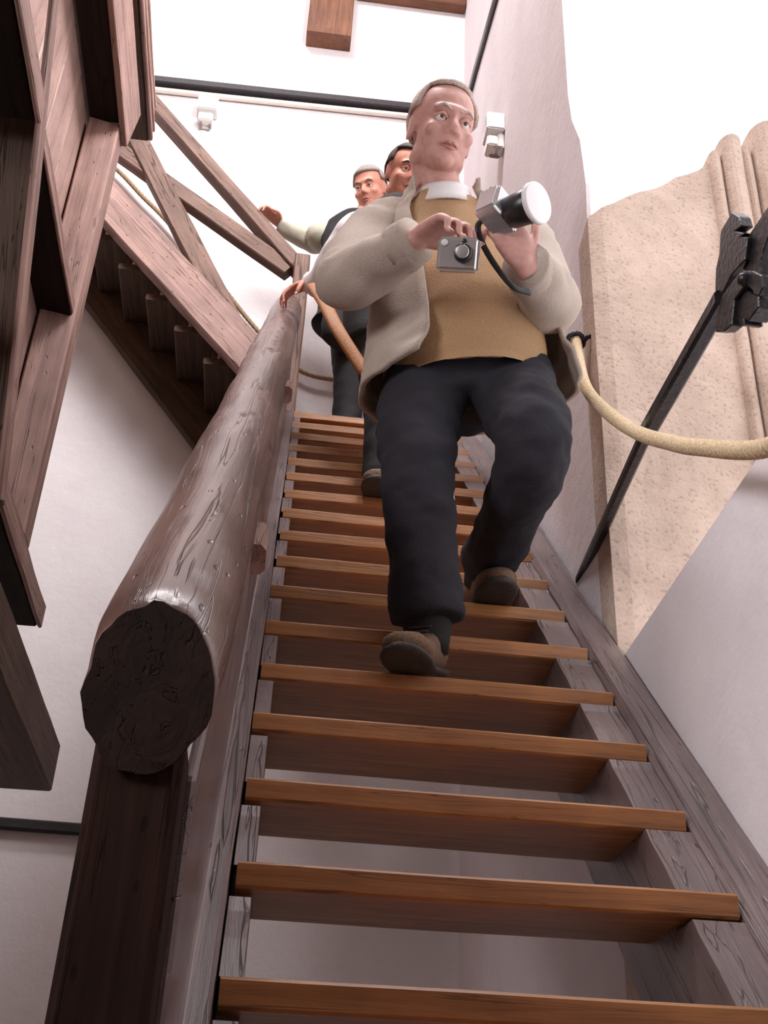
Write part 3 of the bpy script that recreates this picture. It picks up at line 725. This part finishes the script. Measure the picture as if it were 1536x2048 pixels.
def person(label, group, base, T, s, f, legs, arms, head, skin, voxel, hair, hair_top, bodyshrink=.02):
    """the body: one skin mesh; legs / arms are lists of (points, radii); head = (centre, facing, scale)"""
    bm = bmesh.new(); s, f = N_(s), N_(f)
    add_loft(bm, torso_rings(densify(T, 3), s, f, -bodyshrink, 28))
    for pts, rad in legs: add_tube(bm, pts[:-1] + [tuple(V(pts[-2]).lerp(V(pts[-1]), .85))], [r*.62 for r in rad], 14, 5)
    tips = []
    for A in arms:
        add_tube(bm, A['pts'], [min(r*.62, .046) for r in A['rad'][:-1]] + [.027], 14, 6)
        tips += add_hand(bm, A['wrist'], A['d'], A['n'], A['right'], A['curls'], A.get('spread', .1), A.get('thumb', .5), A.get('sc', 1))
    c, F, sc = head; nb = V(T[-1][0])
    ax, q = add_head(bm, c, F, sc)
    add_tube(bm, [nb - V((0,0,.06)), nb, q(0,-.025,-.075), q(0,-.02,-.02)], [.07*sc, .060*sc, .056*sc, .055*sc], 20, 5)
    bm = remesh(bm, voxel, 2); sculpt_face(bm, c, ax, sc)
    for _ in range(1): bmesh.ops.smooth_vert(bm, verts=bm.verts, factor=.35, use_axis_x=True, use_axis_y=True, use_axis_z=True)
    W = Matrix.Translation(V(base))
    for v in bm.verts: v.co -= V(base)
    o = from_bm('person', bm, skin, None, True, W); tag(o, label, 'person', group)
    face_parts(o, ax, q, sc, hair, hair_top); nails(o, tips)
    return o
def trousers(o, T, s, f, legs, mat, voxel=.011, seed=0, fold=1):
    bm = bmesh.new(); add_loft(bm, torso_rings(densify(T, 3), N_(s), N_(f), 0, 28))
    for pts, rad in legs: add_tube(bm, pts, rad, 22, 7, cap_round=False)
    bm = remesh(bm, voxel, 5); folds(bm, .010*fold, 11, seed, (1,1,1.8)); folds(bm, .004*fold, 28, seed+4, (1,1,1.5))
    return from_bm('trousers', bm, mat, o, True)

# ------------------------------------------------------------------ the man coming down with two cameras
s1, f1 = V((.985,-.03,.12)), V((0,-1,-.05))
legs1 = [([(.332,.77,1.56),(.314,.745,1.43),(.298,.69,1.20),(.325,.742,1.02),(.344,.772,.862)], [.105,.105,.086,.078,.083]),
         ([(.512,.76,1.57),(.534,.71,1.45),(.555,.625,1.250),(.548,.83,1.20),(.532,1.075,1.175)], [.107,.105,.088,.074,.070])]
T1 = [(V((.424,.755,1.49)),.186,.156),(V((.420,.745,1.53)),.192,.165),(V((.408,.722,1.61)),.192,.170),(V((.388,.715,1.74)),.182,.150),(V((.365,.722,1.87)),.178,.125),(V((.352,.712,1.97)),.150,.095),(V((.345,.69,2.03)),.078,.072)]
curlA = [(.50,.9,.5),(.58,.95,.5),(.64,.95,.55),(.7,1.0,.6)]; curlB = [(.5,.95,.6),(.5,1.0,.6),(.55,1.0,.6),(.6,1.0,.6)]
wA, wB = V((.250,.415,1.632)), V((.493,.415,1.592))
arms1 = [dict(pts=[(.215,.73,1.965),(.168,.71,1.89),(.108,.61,1.665),(.165,.52,1.635),tuple(wA)], rad=[.082,.090,.076,.066,.054], wrist=wA, d=(.66,-.62,.02), n=(-.10,-.15,.95), right=True, curls=curlA, spread=.12, thumb=.7),
         dict(pts=[(.515,.73,2.0),(.56,.71,1.93),(.598,.62,1.68),(.565,.52,1.625),tuple(wB)], rad=[.082,.090,.076,.066,.054], wrist=wB, d=(-.50,-.42,.62), n=(.15,-.75,-.60), right=False, curls=curlB, spread=.10, thumb=.5)]
H1 = (V((.328,.598,2.205)), V((.22,-.86,-.44)), 1.06)
man = person('man in beige jacket and tan pullover stepping down the stair with two cameras', None, (.40,.76,.70), T1, s1, f1, legs1, arms1, H1, 'skin', .0042, 'hair_w', .62)
trousers(man, [(V((.42,.775,1.66)),.180,.140),(V((.42,.775,1.58)),.196,.150),(V((.42,.77,1.49)),.196,.148),(V((.42,.765,1.43)),.155,.118)], s1, f1, legs1, 'trousers', .010, 1)
bm = bmesh.new(); rr = torso_rings([(p, a, b) for p, a, b in densify([(V((.426,.762,1.472)),.190,.160)] + T1, 6)], N_(s1), N_(f1), .006, 48)
add_loft(bm, rr, cap=False); folds(bm, .010, 9, 5, (1,1,1.2)); folds(bm, .004, 26, 6)
from_bm('pullover', bm, 'shirt', man, True)
bm = bmesh.new(); add_loft(bm, [ell_ring(V((.345,.685,2.015))+V((0,-.004*k,.013*k)), N_(s1), N_((0,-1,-.45)), .088-.005*k, .090-.006*k, 30) for k in range(5)], cap=False)
o_ = from_bm('collar', bm, 'white', man, True); o_.modifiers.new('t','SOLIDIFY').thickness = .006
open_coat(man, [(V((.430,.752,1.478)),.272,.205,32,66),(V((.424,.745,1.54)),.258,.205,28,54),(V((.412,.735,1.61)),.242,.198,28,47),(V((.39,.725,1.73)),.222,.170,28,42),(V((.367,.728,1.87)),.212,.145,28,38),(V((.354,.718,1.96)),.190,.115,32,36),(V((.346,.702,2.025)),.125,.092,38,40),(V((.344,.695,2.075)),.104,.092,46,48)], N_(s1), N_(f1), 'jacket')
for k, A in enumerate(arms1):
    p = [V(q) for q in A['pts']]; p = [p[0] + (p[0]-p[1])*.6] + p; p[-1] = p[-2].lerp(p[-1], .93)
    sleeve_mesh(man, p, [.062] + A['rad'], 'jacket', 'sleeve', k*3+1, .012)
    d = (p[-1]-p[-2]).normalized(); bm = bmesh.new(); add_tube(bm, [p[-1]-d*.045, p[-1]+d*.004], [.0575,.0555], 26, 3, cap_round=False); from_bm('cuff', bm, 'jacket', man, True)
shoe(man, (.368,.846), (.262,.592), .70, tilt=.36); shoe(man, (.525,1.190), (.545,.925), 1.05, tilt=.30)
for p_, q_ in (((.344,.772,.89), (.346,.80,.80)), ((.532,1.06,1.18), (.530,1.11,1.14))):
    bm = bmesh.new(); add_tube(bm, [p_, q_], [.056, .048], 18, 3, cap_round=False); from_bm('sock', bm, 'black', man, True)
# cameras he holds
def cam_body(name, c, X, Z, dims, mat, label):
    X = N_(X); Z = V(Z); Z = (Z - X*Z.dot(X)).normalized(); Y = Z.cross(X); W = Matrix((X, Y, Z)).transposed().to_4x4(); W.translation = V(c); WM[name] = W
    bm = bmesh.new(); bmesh.ops.create_cube(bm, size=1)
    for v in bm.verts: v.co = V((v.co.x*dims[0], v.co.y*dims[1], v.co.z*dims[2]))
    bmesh.ops.bevel(bm, geom=list(bm.edges), offset=.007, segments=3, affect='EDGES')
    o = from_bm(name, bm, mat, None, False, W); tag(o, label, 'camera', None)
    def cyl(nm, p0, p1, r0, r1, m, par=o, n=28):
        bm = bmesh.new(); a, b = V(p0), V(p1); t = (b-a).normalized(); u = t.orthogonal().normalized(); v = t.cross(u)
        add_loft(bm, [ell_ring(a, u, v, r0*.94, r0*.94, n), ell_ring(a.lerp(b,.04), u, v, r0, r0, n), ell_ring(a.lerp(b,.96), u, v, r1, r1, n), ell_ring(b, u, v, r1*.94, r1*.94, n)]); return from_bm(nm, bm, m, par, True, W.copy())
    return o, cyl, W
cA, cylA, WA = cam_body('compact_camera', ony(917, 510, .352), (.95,-.22,-.12), (-.05,-.50,.85), (.090,.030,.074), 'silver', 'small silver compact camera under the curled fingers of the man in beige jacket')
cylA('lens', (.012,-.012,.0), (.012,-.032,.0), .021, .019, 'blk'); cylA('shutter_button', (-.028,0,.030), (-.028,0,.035), .007, .006, 'silver')
lx_ = cylA('flash', (-.030,-.013,.022), (-.030,-.018,.022), .008, .007, 'lamp_w'); cylA('viewfinder', (.012,-.013,.027), (.012,-.018,.027), .006, .005, 'blk'); cylA('lens_ring', (.012,-.030,.0), (.012,-.036,.0), .0155, .014, 'silver')
cB, cylB, WB = cam_body('lens_camera', ony(996, 424, .345), (.72,.68,-.15), (.25,.05,1), (.092,.060,.072), 'silver', 'silver camera with thick black lens barrel and round white lens cap, held by the man')
cylB('lens_barrel', (.012,-.028,-.006), (.012,-.092,-.012), .036, .040, 'blk'); cylB('lens_cap', (.012,-.092,-.012), (.012,-.104,-.013), .047, .046, 'disc')
cylB('hot_shoe', (.0,0,.035), (.0,0,.050), .022, .016, 'silver'); cylB('shutter_button', (-.034,.0,.035), (-.034,0,.042), .008, .007, 'blk')
bm = bmesh.new(); add_tube(bm, [ony(972,432,.36), ony(956,452,.365), ony(964,485,.375), ony(990,530,.385), ony(1025,572,.395), ony(1058,585,.41)], [.007]*6, 8, 6, flat=.4); from_bm('strap_with_shadow', bm, 'blk', cB, True)  # strap, also standing in for the shadow line along the hand

# ------------------------------------------------------------------ grey-haired person on the landing, hand on the far rail
s2v, f2v = V((.97,.15,.05)), V((-.20,-.95,-.1))
legs2 = [([(.19,2.97,3.60),(.235,2.96,3.22),(.245,2.98,2.90)], [.095,.075,.070]), ([(.35,3.0,3.60),(.40,2.98,3.22),(.42,3.02,2.90)], [.095,.075,.070])]
T2 = [(V((.245,2.98,3.58)),.175,.13),(V((.245,2.97,3.72)),.175,.13),(V((.24,2.95,3.88)),.17,.125),(V((.235,2.93,4.02)),.175,.12),(V((.235,2.91,4.12)),.15,.095),(V((.245,2.88,4.18)),.07,.065)]
w2 = ony(560, 448, 2.945); w2b = V((.40,2.74,3.78))
fl = [(.5,.7,.5)]*4
arms2 = [dict(pts=[(.10,2.92,4.10),(.04,2.91,4.06),tuple(ony(632,484,2.97)),tuple(ony(592,466,2.965)),tuple(w2)], rad=[.06,.072,.062,.056,.046], wrist=w2, d=(-.74,-.55,.30), n=(.25,.05,.95), right=True, curls=[(.45,.8,.6)]*4, spread=.1, thumb=.6),
         dict(pts=[(.36,2.93,4.09),(.43,2.92,4.02),(.48,2.88,3.82),tuple(w2b)], rad=[.06,.07,.062,.046], wrist=w2b, d=(-.3,-.8,-.2), n=(.3,-.2,.9), right=False, curls=fl)]
p2 = person('grey-haired person in black vest on the landing, hand on the far railing', None, (.24,2.97,2.80), T2, s2v, f2v, legs2, arms2, (V((.275,2.83,4.335)), V((-.45,-.75,-.50)), 1.03), 'skin2', .0065, 'hair_g', .35)
trousers(p2, [(V((.245,2.985,3.70)),.170,.125),(V((.245,2.985,3.60)),.178,.130),(V((.245,2.985,3.50)),.150,.11)], s2v, f2v, legs2, 'black', .014, 3, .5)
bm = bmesh.new(); add_loft(bm, torso_rings(densify([(V((.245,2.985,3.50)),.195,.15)] + T2, 5), N_(s2v), N_(f2v), .016, 40)); folds(bm, .012, 10, 9); from_bm('vest', bm, 'black', p2, True)
for k, A in enumerate(arms2): sleeve_mesh(p2, A['pts'], A['rad'], 'olive', 'sleeve', 11+k, .008)
bm = bmesh.new(); add_tube(bm, [V((.40,2.80,4.06)), V((.27,2.775,3.90)), V((.19,2.79,3.72)), V((.17,2.80,3.50))], [.028]*4, 10, 6, flat=.35); from_bm('bag_strap', bm, 'strap', p2, True)
bm = bmesh.new(); add_loft(bm, [ell_ring(V((.17,2.80,z)), V((.75,.6,0)).normalized(), V((-.6,.75,0)).normalized(), a, b, 20, 3.5) for z, a, b in ((3.26,.06,.035),(3.28,.085,.05),(3.36,.09,.055),(3.46,.08,.05),(3.50,.06,.035))]); folds(bm, .008, 14, 3)
tag(from_bm('shoulder_bag', bm, 'black', None, True), 'black shoulder bag hanging at the hip of the grey-haired person', 'bag')
shoe(p2, (.245,3.04), (.225,2.83), 2.80, 'sole'); shoe(p2, (.42,3.08), (.42,2.83), 2.80, 'sole')

# ------------------------------------------------------------------ dark-haired person close behind the man, hand on the log rail
s3, f3 = V((.98,.1,0)), V((.1,-.98,-.1))
legs3 = [([(.275,1.83,2.56),(.315,1.80,2.18),(.318,1.80,1.86)], [.095,.075,.066]), ([(.42,1.84,2.56),(.44,1.78,2.19),(.462,1.63,1.70)], [.095,.075,.066])]
T3 = [(V((.335,1.84,2.53)),.17,.125),(V((.335,1.84,2.68)),.172,.125),(V((.335,1.83,2.85)),.165,.12),(V((.335,1.82,3.00)),.17,.115),(V((.335,1.81,3.10)),.145,.09),(V((.337,1.79,3.165)),.066,.062)]
w3 = ony(622, 566, 2.06); w3b = V((.47,1.62,2.72))
arms3 = [dict(pts=[(.20,1.82,3.08),(.145,1.85,3.02),(.07,1.97,2.90),tuple(w3)], rad=[.058,.07,.062,.046], wrist=w3, d=(-.72,.12,-.35), n=(-.45,-.25,.85), right=True, curls=[(.35,.55,.5)]*4, spread=.14, thumb=.8),
         dict(pts=[(.46,1.82,3.07),(.52,1.83,3.0),(.56,1.77,2.80),tuple(w3b)], rad=[.058,.068,.06,.045], wrist=w3b, d=(-.35,-.8,-.1), n=(.3,-.2,.9), right=False, curls=fl)]
p3 = person('dark-haired person half hidden behind the man, white sleeve and hand on the log handrail', None, (.33,1.8,1.75), T3, s3, f3, legs3, arms3, (V((.352,1.745,3.285)), V((.25,-.8,-.5)), .98), 'skin2', .0065, 'hair_d', .5)
trousers(p3, [(V((.335,1.845,2.66)),.168,.122),(V((.335,1.845,2.56)),.178,.128),(V((.335,1.845,2.46)),.150,.11)], s3, f3, legs3, 'black', .014, 6, .5)
bm = bmesh.new(); add_loft(bm, torso_rings(densify([(V((.335,1.845,2.48)),.162,.122)] + T3, 5), N_(s3), N_(f3), .014, 40)); folds(bm, .010, 10, 4); from_bm('jacket', bm, 'black', p3, True)
for k, A in enumerate(arms3): sleeve_mesh(p3, A['pts'], A['rad'], 'white', 'sleeve', 21+k, .010)
bm = bmesh.new(); add_tube(bm, [ony(626,572,1.80), ony(648,605,1.72), ony(676,660,1.665), ony(725,738,1.67)], [.026]*4, 10, 6, flat=.35); from_bm('bag_strap', bm, 'strap', p3, True)
shoe(p3, (.32,1.855), (.285,1.61), 1.75, 'shoe'); shoe(p3, (.46,1.675), (.475,1.43), 1.575, 'sock')
